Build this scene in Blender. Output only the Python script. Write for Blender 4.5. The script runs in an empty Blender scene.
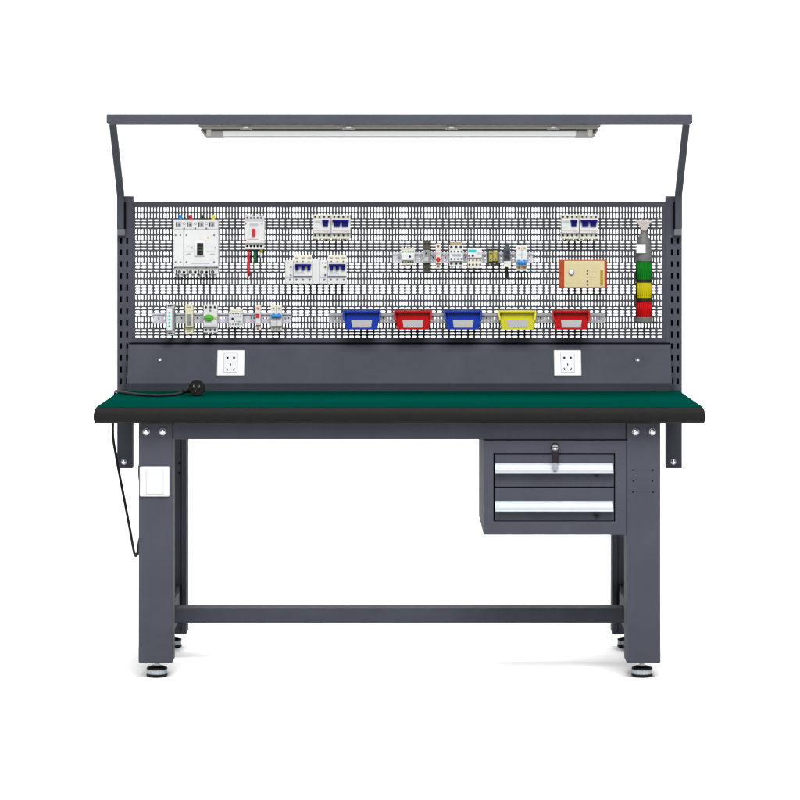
import bpy, bmesh, math, random
from mathutils import Vector, Matrix
random.seed(7)
sc = bpy.context.scene
COL = sc.collection
PI = math.pi

# ------------------------------------------------------------------ measuring
CAMZ, CAMD, KF, CX, HY = 1.418, 9.2, 3128.0, 399.5, 200.0
def S(Y): return KF / (CAMD + Y)                 # photo pixels per metre at depth Y
def X(px, Y): return (px - CX) / S(Y)
def Z(py, Y): return CAMZ - (py - HY) / S(Y)

# ------------------------------------------------------------------ materials
LIGHT = 2.0
def lin(c):
    c /= 255.0
    return c / 12.92 if c <= 0.04045 else ((c + 0.055) / 1.055) ** 2.4
MATS = {}
def mat(name, rgb, rough=0.5, metal=0.0, spec=0.3, var=0.05, scale=60.0, bump=0.0, bscale=900.0,
        coat=0.0, trans=0.0, raw=False):
    m = bpy.data.materials.new(name); m.use_nodes = True
    nt = m.node_tree; b = nt.nodes['Principled BSDF']
    col = [min(0.82, lin(c) / (1.0 if raw else LIGHT)) for c in rgb]
    tc = nt.nodes.new('ShaderNodeTexCoord')
    nz = nt.nodes.new('ShaderNodeTexNoise'); nz.inputs['Scale'].default_value = scale
    nz.inputs['Detail'].default_value = 4
    nt.links.new(tc.outputs['Object'], nz.inputs['Vector'])
    rp = nt.nodes.new('ShaderNodeValToRGB')
    rp.color_ramp.elements[0].position = 0.3; rp.color_ramp.elements[1].position = 0.7
    rp.color_ramp.elements[0].color = [c * (1 - var) for c in col] + [1]
    rp.color_ramp.elements[1].color = [min(0.85, c * (1 + var)) for c in col] + [1]
    nt.links.new(nz.outputs['Fac'], rp.inputs['Fac'])
    nt.links.new(rp.outputs['Color'], b.inputs['Base Color'])
    b.inputs['Roughness'].default_value = rough
    b.inputs['Metallic'].default_value = metal
    b.inputs['Specular IOR Level'].default_value = spec
    if coat: b.inputs['Coat Weight'].default_value = coat; b.inputs['Coat Roughness'].default_value = 0.15
    if trans: b.inputs['Transmission Weight'].default_value = trans
    if bump:
        n2 = nt.nodes.new('ShaderNodeTexNoise'); n2.inputs['Scale'].default_value = bscale
        nt.links.new(tc.outputs['Object'], n2.inputs['Vector'])
        bp = nt.nodes.new('ShaderNodeBump'); bp.inputs['Strength'].default_value = bump
        bp.inputs['Distance'].default_value = 0.0006
        nt.links.new(n2.outputs['Fac'], bp.inputs['Height'])
        nt.links.new(bp.outputs['Normal'], b.inputs['Normal'])
    MATS[name] = m
    return m
mat('grey_powder_coat', (82, 85, 95), 0.66, 0, 0.07, 0.07, 9, 0.45, 900)
mat('light_grey_coat', (112, 115, 122), 0.5, 0, 0.2, 0.04, 20, 0.2, 1100)
mat('gap_shade', (16, 17, 24), 0.8, 0, 0.05, 0.1)  # near-black that paints the shade in gaps and behind the post slots
mat('green_mat', (0, 68, 59), 0.95, 0, 0.0, 0.06, 25, 0.2, 700)
mat('black_edge_band', (38, 37, 37), 0.5, 0, 0.05, 0.06, 30, 0.15, 900)
mat('white_backdrop', (238, 238, 238), 0.9, 0, 0.0, 0.005, 1, raw=True)
mat('zinc', (214, 216, 226), 0.3, 0.85, 0.5, 0.06, 80)
mat('chrome', (236, 238, 242), 0.14, 1.0, 0.5, 0.02, 80, raw=True)
mat('aluminium', (212, 222, 229), 0.5, 0.15, 0.5, 0.03, 40)
mat('steel_dark', (70, 72, 76), 0.35, 0.8, 0.5, 0.06, 80)
mat('black_rubber', (30, 28, 29), 0.6, 0, 0.15, 0.1, 60)
mat('black_plastic', (16, 16, 19), 0.4, 0, 0.25, 0.08, 60)
mat('hole_black', (4, 4, 6), 0.9, 0, 0.0, 0.1)
mat('white_plastic', (250, 250, 250), 0.4, 0, 0.25, 0.015, 40)
mat('white_insert', (238, 239, 241), 0.4, 0, 0.25, 0.015, 40)
mat('seam_grey', (188, 188, 192), 0.6, 0, 0.1, 0.05)
mat('breaker_white', (238, 238, 238), 0.45, 0, 0.25, 0.02, 50)
mat('breaker_cream', (240, 238, 224), 0.45, 0, 0.25, 0.03, 50)
mat('pale_grey_plastic', (208, 210, 212), 0.45, 0, 0.25, 0.03, 50)
mat('cream_plastic', (236, 232, 196), 0.45, 0, 0.25, 0.03, 50)
mat('ivory_face', (228, 213, 164), 0.55, 0, 0.15, 0.03, 60)
mat('blush_plastic', (240, 224, 214), 0.45, 0, 0.25, 0.03, 50)
mat('terminal_dark', (48, 47, 46), 0.6, 0, 0.2, 0.15, 200)
mat('terminal_grey', (120, 120, 124), 0.5, 0.2, 0.3, 0.1, 200)
mat('print_grey', (150, 150, 156), 0.7, 0, 0.05, 0.05)
mat('print_pale', (205, 206, 212), 0.7, 0, 0.05, 0.05)
mat('print_lilac', (182, 180, 208), 0.7, 0, 0.05, 0.05)
mat('print_pink', (222, 176, 184), 0.7, 0, 0.05, 0.05)
mat('print_blue', (184, 200, 216), 0.7, 0, 0.05, 0.05)
mat('navy_toggle', (4, 2, 122), 0.5, 0, 0.1, 0.05)
mat('sky_blue_toggle', (30, 140, 225), 0.38, 0, 0.25, 0.05)
mat('cap_blue', (30, 145, 235), 0.4, 0, 0.25, 0.04)
mat('cap_red', (225, 35, 45), 0.4, 0, 0.25, 0.04)
mat('cap_green', (24, 70, 42), 0.4, 0, 0.25, 0.04)
mat('cap_yellow', (236, 224, 30), 0.4, 0, 0.25, 0.04)
mat('red_button', (222, 20, 34), 0.4, 0, 0.25, 0.04)
mat('wire_red', (214, 40, 58), 0.45, 0, 0.2, 0.04)
mat('wire_green', (24, 112, 56), 0.45, 0, 0.2, 0.04)
mat('wire_yellow', (222, 206, 56), 0.45, 0, 0.2, 0.04)
mat('turquoise', (45, 205, 200), 0.4, 0, 0.2, 0.04)
mat('magenta', (190, 30, 130), 0.4, 0, 0.2, 0.04)
mat('navy_dot', (28, 22, 110), 0.4, 0, 0.2, 0.04)
mat('mint_dot', (110, 185, 140), 0.4, 0, 0.2, 0.04)
mat('orange_screw', (214, 128, 66), 0.4, 0.3, 0.3, 0.06)
mat('brown_screw', (150, 112, 84), 0.4, 0.3, 0.3, 0.06)
mat('tan_screw', (190, 170, 136), 0.4, 0.3, 0.3, 0.06)
mat('leaf_green', (98, 196, 62), 0.35, 0, 0.3, 0.04)
mat('olive_plastic', (76, 76, 62), 0.5, 0, 0.25, 0.08)
mat('mid_grey_plastic', (146, 148, 146), 0.5, 0, 0.25, 0.05)
mat('lcd_grey', (150, 152, 150), 0.25, 0, 0.4, 0.05)
mat('amber_coil', (186, 180, 74), 0.4, 0.2, 0.3, 0.2, 160)
mat('smoky_case', (62, 60, 58), 0.25, 0, 0.4, 0.1)
mat('slate_plastic', (66, 78, 90), 0.45, 0, 0.25, 0.08)
mat('rail_steel', (226, 227, 236), 0.45, 0.1, 0.3, 0.03, 60)
mat('rail_grey', (184, 184, 187), 0.45, 0.1, 0.3, 0.03, 60)
mat('bin_blue', (18, 66, 190), 0.4, 0, 0.2, 0.03, 30)
mat('bin_red', (214, 6, 10), 0.4, 0, 0.2, 0.03, 30)
mat('bin_yellow', (238, 232, 50), 0.4, 0, 0.2, 0.03, 30)
mat('label_card', (216, 214, 214), 0.8, 0, 0.05, 0.02, 60)
mat('orange_case', (188, 70, 22), 0.45, 0, 0.2, 0.05)
mat('amber_tag', (206, 162, 30), 0.5, 0, 0.2, 0.08, 200)
mat('lens_green', (0, 124, 24), 0.3, 0, 0.12, 0.05)
mat('lens_yellow', (208, 192, 10), 0.3, 0, 0.12, 0.05)
mat('lens_red', (204, 2, 8), 0.3, 0, 0.12, 0.05)
mat('tower_grey', (116, 114, 114), 0.5, 0, 0.25, 0.05)
mat('seal_dark', (20, 34, 24), 0.5, 0, 0.2, 0.05)
mat('bracket_beige', (206, 198, 190), 0.5, 0, 0.2, 0.04)
mat('lamp_housing', (168, 166, 158), 0.5, 0, 0.2, 0.03)
mat('lamp_gasket', (58, 56, 53), 0.7, 0, 0.15, 0.05)
mat('lamp_end', (136, 136, 134), 0.35, 0, 0.3, 0.06)
mat('lamp_diffuser', (204, 206, 207), 0.45, 0, 0.25, 0.01)

# ------------------------------------------------------------------ mesh builder
ORG = {}
class MB:
    def __init__(self, m): self.v = []; self.f = []; self.fm = []; self.fs = []; self.mats = []; self.use(m)
    def use(self, m):
        if m not in self.mats: self.mats.append(m)
        self.mi = self.mats.index(m); return self
    def add(self, vs, fs, smooth=False):
        o = len(self.v); self.v += [tuple(p) for p in vs]
        for f in fs:
            self.f.append([i + o for i in f]); self.fm.append(self.mi); self.fs.append(smooth)
        return self
    def addbm(self, bm, smooth=False):
        bm.verts.index_update()
        self.add([p.co[:] for p in bm.verts], [[v.index for v in f.verts] for f in bm.faces], smooth)
        bm.free(); return self
    def box(self, x0, x1, y0, y1, z0, z1, bev=0.0, seg=2):
        x0, x1 = sorted((x0, x1)); y0, y1 = sorted((y0, y1)); z0, z1 = sorted((z0, z1))
        bm = bmesh.new(); bmesh.ops.create_cube(bm, size=1)
        for v in bm.verts:
            v.co = ((x0 + x1) / 2 + v.co.x * (x1 - x0), (y0 + y1) / 2 + v.co.y * (y1 - y0), (z0 + z1) / 2 + v.co.z * (z1 - z0))
        bev = min(bev, 0.45 * min(x1 - x0, y1 - y0, z1 - z0))
        if bev > 0:
            bmesh.ops.bevel(bm, geom=bm.edges[:], offset=bev, segments=seg, affect='EDGES', profile=0.5)
        return self.addbm(bm)
    def pbox(self, px0, py0, px1, py1, yf, yb, bev=0.0008, ref=None):     # measured in photo pixels at depth ref
        r = yf if ref is None else ref
        return self.box(X(px0, r), X(px1, r), yf, yb, Z(py0, r), Z(py1, r), bev)
    def prism_x(self, pts, x0, x1):          # closed (y,z) outline swept along x
        n = len(pts); vs = [(x0, y, z) for y, z in pts] + [(x1, y, z) for y, z in pts]
        fs = [[i, (i + 1) % n, n + (i + 1) % n, n + i] for i in range(n)] + [list(range(n))[::-1], list(range(n, 2 * n))]
        return self.add(vs, fs)
    def prism_y(self, pts, y0, y1):          # closed (x,z) outline swept along y
        n = len(pts); vs = [(x, y0, z) for x, z in pts] + [(x, y1, z) for x, z in pts]
        fs = [[i, n + i, n + (i + 1) % n, (i + 1) % n] for i in range(n)] + [list(range(n)), list(range(n, 2 * n))[::-1]]
        return self.add(vs, fs)
    def lathe(self, prof, c, axis='z', n=24, sx=1.0, sy=1.0, knurl=0.0):
        vs = []; fs = []
        for k, (r, h) in enumerate(prof):
            for i in range(n):
                a = 2 * PI * i / n; rr = r * (1 - (knurl if i % 2 else 0))
                p, q = rr * math.cos(a) * sx, rr * math.sin(a) * sy
                vs.append((c[0] + p, c[1] + q, c[2] + h) if axis == 'z' else (c[0] + p, c[1] - h, c[2] + q))
        for k in range(len(prof) - 1):
            for i in range(n):
                j = (i + 1) % n
                fs.append([k * n + i, k * n + j, (k + 1) * n + j, (k + 1) * n + i])
        self.add(vs, fs, False)
        self.add(vs[:n], [list(range(n))[::-1]]); self.add(vs[-n:], [list(range(n))])
        return self
    def dot(self, px, py, r, yf, h=0.0012, ref=None, n=14):      # raised disc facing the viewer, pixels
        R = r / S(yf if ref is None else ref)
        c = (X(px, yf if ref is None else ref), yf, Z(py, yf if ref is None else ref))
        return self.lathe([(R, -0.002), (R, h * 0.6), (R * 0.8, h)], c, 'y', n)
    def tube(self, pts, r, n=10, rads=None):
        P = [Vector(p) for p in pts]; rings = []; up = None
        for i, p in enumerate(P):
            t = (P[min(i + 1, len(P) - 1)] - P[max(i - 1, 0)]).normalized()
            if up is None:
                up = t.orthogonal().normalized()
            up = (up - t * up.dot(t)).normalized(); w = t.cross(up)
            rr = rads[i] if rads else r
            rings.append([p + (up * math.cos(2 * PI * k / n) + w * math.sin(2 * PI * k / n)) * rr for k in range(n)])
        vs = [q for R in rings for q in R]; fs = []
        for i in range(len(P) - 1):
            for k in range(n):
                fs.append([i * n + k, i * n + (k + 1) % n, (i + 1) * n + (k + 1) % n, (i + 1) * n + k])
        fs += [list(range(n))[::-1], list(range((len(P) - 1) * n, len(P) * n))]
        return self.add(vs, fs, True)
    def plate(self, x0, x1, z0, z1, y0, y1, holes):   # flat sheet with rectangular holes (real openings)
        xs = sorted(set([x0, x1] + [h[0] for h in holes] + [h[1] for h in holes]))
        zs = sorted(set([z0, z1] + [h[2] for h in holes] + [h[3] for h in holes]))
        nx, nz = len(xs) - 1, len(zs) - 1
        solid = [[True] * nz for _ in range(nx)]
        for a, b, c, d in holes:
            for i in range(nx):
                if a <= xs[i] and xs[i + 1] <= b:
                    for j in range(nz):
                        if c <= zs[j] and zs[j + 1] <= d: solid[i][j] = False
        ok = lambda i, j: 0 <= i < nx and 0 <= j < nz and solid[i][j]
        for i in range(nx):
            for j in range(nz):
                if not solid[i][j]: continue
                a, b, c, d = xs[i], xs[i + 1], zs[j], zs[j + 1]
                self.add([(a, y0, c), (b, y0, c), (b, y0, d), (a, y0, d)], [[0, 1, 2, 3]])
                self.add([(a, y1, c), (b, y1, c), (b, y1, d), (a, y1, d)], [[3, 2, 1, 0]])
                if not ok(i - 1, j): self.add([(a, y0, c), (a, y0, d), (a, y1, d), (a, y1, c)], [[0, 1, 2, 3]])
                if not ok(i + 1, j): self.add([(b, y0, c), (b, y0, d), (b, y1, d), (b, y1, c)], [[3, 2, 1, 0]])
                if not ok(i, j - 1): self.add([(a, y0, c), (b, y0, c), (b, y1, c), (a, y1, c)], [[3, 2, 1, 0]])
                if not ok(i, j + 1): self.add([(a, y0, d), (b, y0, d), (b, y1, d), (a, y1, d)], [[0, 1, 2, 3]])
        return self
    def build(self, name, parent=None, base=False, smooth_angle=True):
        me = bpy.data.meshes.new(name)
        xs, ys, zs = zip(*self.v)
        o0 = Vector(((min(xs) + max(xs)) / 2, (min(ys) + max(ys)) / 2, min(zs) if base else (min(zs) + max(zs)) / 2))
        me.from_pydata([(x - o0.x, y - o0.y, z - o0.z) for x, y, z in self.v], [], self.f)
        for m in self.mats: me.materials.append(MATS[m])
        me.polygons.foreach_set('material_index', self.fm)
        me.polygons.foreach_set('use_smooth', self.fs)
        me.update()
        o = bpy.data.objects.new(name, me); COL.objects.link(o)
        po = Vector((0, 0, 0))
        if parent: o.parent = parent; po = ORG[parent.name]
        o.location = o0 - po; ORG[o.name] = o0
        return o
def tag(o, label=None, cat=None, group=None, kind=None):
    for k, v in (('label', label), ('category', cat), ('group', group), ('kind', kind)):
        if v: o[k] = v
    return o
def thing(name, loc, label, cat, group=None):
    e = bpy.data.objects.new(name, None); COL.objects.link(e); e.location = loc; e.empty_display_size = 0.05
    ORG[e.name] = Vector(loc)
    return tag(e, label, cat, group)
def copy_tree(o, parent=None):
    c = o.copy(); COL.objects.link(c)
    if parent: c.parent = parent
    for ch in o.children: copy_tree(ch, c)
    return c

# ------------------------------------------------------------------ setting: white studio sweep
b = MB('white_backdrop')
prof = [(-14, 0.0), (3.2, 0.0)]
for k in range(1, 13):
    a = PI / 2 * k / 12
    prof.append((3.2 + 1.6 * math.sin(a), 1.6 - 1.6 * math.cos(a)))
prof.append((4.8, 7.0))
vs = [(x, y, z) for x in (-9, 9) for y, z in prof]; n = len(prof)
b.add(vs, [[i, n + i, n + i + 1, i + 1] for i in range(n - 1)], True)
tag(b.build('floor'), 'seamless white studio floor curving up behind the workbench', 'floor', kind='structure')

# ------------------------------------------------------------------ the workbench
ZT = 0.808                      # top of the mat
bench = thing('workbench', (0, 0.42, 0.0), 'grey steel electrician workbench with green mat top and perforated back panel', 'workbench')

# tabletop with a rounded black edge band, mat on top
b = MB('black_edge_band')
HW, YB, ZB = 0.8945, 0.79, ZT - 0.0485
ep = []                         # edge profile: outward bulge, z
for k in range(13):
    t = k / 12
    ep.append((0.0055 * (1 - (2 * t - 1.15) ** 2 / 1.3), ZT - 0.002 - t * 0.0465))
ep = [(-0.002, ZT - 0.0005)] + ep + [(-0.005, ZB - 0.0005)]
loops = []
for o_, z in ep:
    t = min(1.0, max(0.0, (ZT - 0.018 - z) / 0.0305))
    fo = o_ - 0.026 * (1 - math.sqrt(1 - (0.97 * t) ** 2))      # the front nosing rolls under
    loops.append([(-HW - o_, -fo, z), (HW + o_, -fo, z), (HW + o_, YB, z), (-HW - o_, YB, z)])
vs = [p for L in loops for p in L]; fs = []
for k in range(len(loops) - 1):
    for i in range(4):
        j = (i + 1) % 4
        fs.append([k * 4 + i, (k + 1) * 4 + i, (k + 1) * 4 + j, k * 4 + j])
b.add(vs, fs); b.add(loops[0], [[0, 1, 2, 3]]); b.add(loops[-1], [[3, 2, 1, 0]])
top = b.build('tabletop', bench)
b = MB('green_mat'); b.box(-HW + 0.0025, HW - 0.0025, 0.0025, YB - 0.001, ZT - 0.0002, ZT + 0.002, 0.0008)
b.build('work_mat', bench)

# legs with levelling feet
LO, LI, LZ = 0.7727, 0.672, 0.0474
def foot(xc, yc, leg):
    f = MB('black_rubber')
    f.lathe([(0.028, 0.0), (0.0315, 0.004), (0.0315, 0.009)], (xc, yc, 0.0), 'z', 36)
    f.lathe([(0.0315, 0.0235), (0.030, 0.028), (0.020, 0.032), (0.010, 0.033)], (xc, yc, 0.0), 'z', 36)
    f.use('aluminium').lathe([(0.029, 0.0085), (0.0305, 0.010), (0.0305, 0.0225), (0.029, 0.024)], (xc, yc, 0.0), 'z', 36, knurl=0.07)
    f.use('zinc').lathe([(0.0055, 0.031), (0.0055, 0.056)], (xc, yc, 0.0), 'z', 16)
    f.use('zinc').lathe([(0.0095, 0.0335), (0.0095, 0.0385)], (xc, yc, 0.0), 'z', 6)
    f.build('levelling_foot', leg)
def bolt(xc, yf, zc, parent, r=0.0085):
    q = MB('zinc')
    q.lathe([(r * 1.25, -0.002), (r * 1.25, 0.0010), (r * 1.1, 0.0015)], (xc, yf, zc), 'y', 24)
    q.use('chrome').lathe([(r * math.cos(a), 0.0012 + r * 0.8 * math.sin(a)) for a in [k * 0.17 for k in range(9)]], (xc, yf, zc), 'y', 24)
    q.build('bolt', parent)
for sx in (-1, 1):
    b = MB('grey_powder_coat')
    b.box(sx * LI, sx * LO, 0.06, 0.16, LZ, ZB - 0.001, 0.004, 3)
    if sx > 0:
        b.use('hole_black')
        for px, py in ((633, 470), (653, 470), (633.5, 481), (652.5, 481), (633, 492), (653, 492)):
            b.dot(px, py, 0.85, 0.06, 0.0003)
        b.use('grey_powder_coat')
        for py in (470, 492): b.pbox(634.5, py - .12, 651.5, py + .12, 0.0596, 0.062, 0)
    leg = b.build('leg', bench)
    foot(sx * 0.7215, 0.108, leg)
    for px in ((146.2, 162.7) if sx < 0 else (635.7, 652.6)):
        bolt(X(px, 0.06), 0.0598, Z(431.6, 0.06), leg)
    # rear leg: an open channel with a lip along its inner edge
    b = MB('grey_powder_coat')
    b.box(sx * 0.688, sx * LO, 0.672, 0.772, LZ, ZB - 0.001, 0.003, 2)
    b.box(sx * LI, sx * 0.6878, 0.664, 0.772, LZ, ZB - 0.001, 0.003, 2)
    b.use('hole_black')
    for py in (463, 473): b.lathe([(0.004, -.002), (0.004, .0005)], (sx * 0.694, 0.672, Z(py, .67)), 'y', 10)
    leg = b.build('leg', bench)
    foot(sx * 0.7215, 0.718, leg)
    # side rails between front and rear leg
    b = MB('grey_powder_coat'); b.box(sx * 0.692, sx * 0.752, 0.1605, 0.6715, 0.095, 0.186, 0.003)
    b.prism_x([(0.60, 0.187), (0.6715, 0.187), (0.6715, 0.205), (0.655, 0.205)], sx * 0.694, sx * 0.75)
    b.build('side_rail', bench)
    b = MB('grey_powder_coat'); b.box(sx * 0.692, sx * 0.752, 0.1605, 0.6635, 0.70, ZB - 0.001, 0.003)
    b.build('side_rail', bench)
# aprons and stretcher
b = MB('grey_powder_coat'); b.box(-LI + 0.0012, LI - 0.0012, 0.0635, 0.0935, Z(439.6, 0.06), ZB - 0.001, 0.0025)
b.build('apron', bench)
b = MB('grey_powder_coat'); b.box(-LI + 0.0012, LI - 0.0012, 0.72, 0.75, Z(437, 0.72), ZB - 0.001, 0.0025)
b.build('apron', bench)
b = MB('grey_powder_coat'); b.box(-0.6915, 0.6915, 0.39, 0.475, Z(623.2, 0.39), Z(608.2, 0.39), 0.006, 3)
b.build('stretcher', bench)

# upright posts, slotted, running down behind the tabletop
YP = 0.80
for sx in (-1, 1):
    PI_, PO = 0.853, 0.903
    x0, x1 = sorted((sx * PI_, sx * PO)); z0, z1 = Z(468.3, YP), Z(196, YP)
    holes = []
    for col in (278.5, 272.4):
        cxh = sx * col / S(YP)
        for k in range(13):
            cz = Z(240.7 + 11.72 * k, YP)
            holes.append((cxh - 0.0034, cxh + 0.0034, cz - 0.0096, cz + 0.0096))
    b = MB('grey_powder_coat')
    b.plate(x0, x1, z0, z1, YP, YP + 0.002, holes)
    b.box(x0, x0 + 0.002, YP + 0.002, YP + 0.05, z0, z1)
    b.box(x1 - 0.002, x1, YP + 0.002, YP + 0.05, z0, z1)
    b.box(x0 + 0.002, x1 - 0.002, YP + 0.048, YP + 0.05, z0, z1)
    b.box(x0 + 0.002, x1 - 0.002, YP + 0.002, YP + 0.048, z1 - 0.002, z1 - 0.0002)
    b.use('gap_shade').box(x0 + 0.0022, x1 - 0.0022, YP + 0.030, YP + 0.032, z0 + .3, z1 - 0.003)  # dark sheet inside the post, painted shade behind the slots
    post = b.build('upright_post', bench)
    bolt(X(124.0 if sx < 0 else 673.2, YP), YP - 0.0002, Z(461.6, YP), post, 0.0075)
    # canopy arm: vertical shoe in front of the post, then bent forward
    xa0, xa1 = sorted((sx * 0.8795, sx * 0.9015))
    b = MB('grey_powder_coat')
    zb, zk = Z(229, 0.775), Z(195.6, 0.775)
    b.prism_x([(0.775, zb), (0.775, zk), (0.508, 1.651), (0.532, 1.651), (0.7985, zk + 0.008), (0.7985, zb)], xa0, xa1)
    arm = b.build('canopy_arm', bench)
    b = MB('light_grey_coat')
    b.box(sx * 0.8755, sx * 0.9, 0.772, 0.7985, Z(235.5, .775), zb - 0.0005, 0.0015)
    b.use('gap_shade').box(sx * 0.8742, sx * 0.8788, 0.785, 0.7985, zb, Z(202, .775), 0.0005)  # dark strip standing in for the shadow gap beside the arm
    b.build('arm_clip', arm)
# canopy beam: shallow channel, chamfered ends
b = MB('grey_powder_coat')
yb0 = 0.48; zb0, zb1 = Z(124.3, yb0), Z(114.6, yb0); hb = 0.907
b.prism_y([(-hb, zb1), (-hb, zb0 + .006), (-hb + .004, zb0), (hb - .004, zb0), (hb, zb0 + .006), (hb, zb1), (hb - .002, zb1 + .0012), (-hb + .002, zb1 + .0012)][::-1], yb0, yb0 + 0.085)
b.build('canopy_beam', bench)

# perforated back panel
def pegboard():
    m = MB('grey_powder_coat'); yf, yk = 0.803, 0.8046
    xp = lambda px: X(px, yf); zp = lambda py: Z(py, yf)
    pitch = 528.4 / 84; xl = 134.55; xr = xl + 528.4
    rows = []
    for k in range(6):
        y = 206.0 + 22 * k
        rows += [(y, y + 6.3, 'v', 1.2, 5.7), (y + 6.3, y + 12.7, 'v', 7.5, 12.0)]
        for q in range(3): rows.append((y + 12.7 + q * 3.1, y + 12.7 + (q + 1) * 3.1, 'h', 13.52 + q * 3.15, 14.96 + q * 3.15))
    V = []; F = []
    def cell(a, b_, c, d, h0, h1, g0, g1):
        # cell a..b_, c..d (world x, z), hole h0..h1, g0..g1 with clipped corners
        ch = 0.3 * min(h1 - h0, g1 - g0)
        out = [(a, c), (b_, c), (b_, d), (a, d)]
        inn = [(h0 + ch, g0), (h1 - ch, g0), (h1, g0 + ch), (h1, g1 - ch), (h1 - ch, g1), (h0 + ch, g1), (h0, g1 - ch), (h0, g0 + ch)]
        for y, s in ((yf, 1), (yk, -1)):
            o = len(V)
            V.extend([(x, y, z) for x, z in out] + [(x, y, z) for x, z in inn])
            fs = [[0, 1, 5, 4], [1, 6, 5], [1, 2, 7, 6], [2, 8, 7], [2, 3, 9, 8], [3, 10, 9], [3, 0, 11, 10], [0, 4, 11]]
            F.extend([[o + i for i in (f if s > 0 else f[::-1])] for f in fs])
        o = len(V) - 24
        for i in range(8):
            j = (i + 1) % 8
            F.append([o + 4 + i, o + 4 + j, o + 16 + j, o + 16 + i])
    for y0, y1, kind, h0, h1 in rows:
        base = y0 if False else 206.0 + 22 * int((y0 - 206.0) // 22 + 1e-6)
        cells = 168 if kind == 'v' else 84
        w = 528.4 / cells
        for i in range(cells):
            a = xl + i * w
            hx0, hx1 = (a + 0.86, a + 2.30) if kind == 'v' else (a + 0.9, a + 5.35)
            cell(xp(a), xp(a + w), zp(y1), zp(y0), xp(hx0), xp(hx1), zp(base + h1), zp(base + h0))
    m.add(V, F)
    # plain border and folded edges
    L, R, T, B = X(132.75, .80), X(2 * CX - 132.75, .80), 201.4, 342.4
    m.plate(L, R, zp(B), zp(T), yf, yk, [(xp(xl), xp(xr), zp(338.0), zp(206.0))])
    m.box(L, R, yk, yk + 0.02, zp(T) - 0.0016, zp(T)); m.box(L, R, yk, yk + 0.012, zp(B), zp(B) + 0.0016)
    return m.build('pegboard', bench)
pegboard()
b = MB('gap_shade'); b.box(-0.865, 0.865, 0.7985, 0.82, Z(346, .80), Z(342.5, .80)); b.build('gap_shade_strip', bench)  # black strip painting the shade in the seam below the pegboard

# sloped socket panel at the back of the mat
YT_, YCR = 0.797, 0.742
zt, zc_ = Z(344.2, YT_), Z(383, YCR)
b = MB('grey_powder_coat')
b.prism_x([(YT_, zt), (YT_ - 0.006, zt - 0.0005), (YCR + 0.001, zc_ + .002), (YCR, zc_), (YCR + 0.0005, zc_ - .002), (0.750, ZT + 0.0032), (YT_, ZT + 0.0032)][::-1], -0.8655, 0.8655)
panel = b.build('socket_panel', bench)
# frame on the slope: local axes
slope_d = Vector((0, YCR + 0.001 - (YT_ - 0.006), zc_ + .002 - (zt - 0.0005))).normalized()
slope_n = Vector((1, 0, 0)).cross(slope_d); slope_n = slope_n if slope_n.y < 0 else -slope_n
def on_slope(px, py):
    # point of the slope seen at photo row py
    lo, hi = 0.0, 0.2
    p0 = Vector((0, YT_ - 0.006, zt - 0.0005))
    for _ in range(40):
        mid = (lo + hi) / 2; p = p0 + slope_d * mid
        if HY + (CAMZ - p.z) * S(p.y) < py: lo = mid
        else: hi = mid
    p = p0 + slope_d * lo
    return Vector((X(px, p.y), p.y, p.z))
def slope_obj(mb, name, c, parent):           # mesh modelled flat (facing -y about the origin), then laid on the slope
    M = Matrix((Vector((1, 0, 0)), -slope_n, -slope_d)).transposed()
    mb.v = [tuple(c + M @ Vector(p)) for p in mb.v]
    return mb.build(name, parent)
for px in (230.8, 567.5):
    c = on_slope(px, 363.6)
    w = 0.0435
    m = MB('white_plastic'); m.box(-w, w, -0.008, 0.001, -w, w, 0.003, 3)
    sock = slope_obj(m, 'power_socket', c, bench)
    m = MB('seam_grey'); m.box(-0.0225, 0.0225, -0.0084, -0.004, -0.034, 0.034, 0.0005)
    m.use('white_insert').box(-0.0217, 0.0217, -0.0094, -0.005, -0.0332, 0.0332, 0.0012)
    m.use('hole_black')
    def slot(x, z, ang, lx, lz):
        ca, sa = math.cos(ang), math.sin(ang)
        m.prism_y([(x + ca * a - sa * d, z + sa * a + ca * d) for a, d in ((-lx, -lz), (lx, -lz), (lx, lz), (-lx, lz))], -0.0097, -0.008)
    for sx in (-1, 1):
        m.lathe([(0.0033, 0.005), (0.0033, 0.0097)], (sx * 0.0098, 0, 0.0165), 'y', 10)
        slot(sx * 0.0115, 0.0165, 0, 0.0022, 0.0030)
        slot(sx * 0.0105, -0.0215, -sx * 0.5, 0.0014, 0.0046)
    slot(0, -0.0055, 0, 0.0014, 0.0048)
    slope_obj(m, 'socket_insert', c, sock)
for px in (160, 637.6):
    c = on_slope(px, 360.2)
    m = MB('steel_dark'); m.lathe([(0.008, -.001), (0.008, 0.0008), (0.0068, .0013)], (0, 0, 0), 'y', 20)
    m.use('zinc').lathe([(0.0052, 0.0005), (0.0052, 0.003), (0.003, .0044)], (0, 0, 0), 'y', 16)
    m.use('hole_black').box(-.0028, .0028, -.0048, -.003, -.0007, .0007)
    for rr, nn in ((0.0135, 9), (0.019, 13), (.0245, 17)):
        for k in range(nn):
            a = 2 * PI * k / nn
            m.lathe([(0.0007, -.001), (0.0007, 0.0003)], (rr * math.cos(a), 0, rr * math.sin(a)), 'y', 6)
    slope_obj(m, 'panel_screw', c, panel)

# switch plate on the left front leg
m = MB('white_plastic'); m.pbox(139.6, 467, 169.4, 496.6, 0.052, 0.0605, 0.004)
sw = m.build('switch_plate', bench)
m = MB('seam_grey'); m.pbox(145.8, 469.4, 163.6, 494.4, 0.0517, 0.056, 0.0004)
m.use('white_insert').pbox(146.1, 469.7, 163.3, 494.1, 0.0505, 0.054, 0.0015)
m.build('blank_insert', sw)

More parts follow.
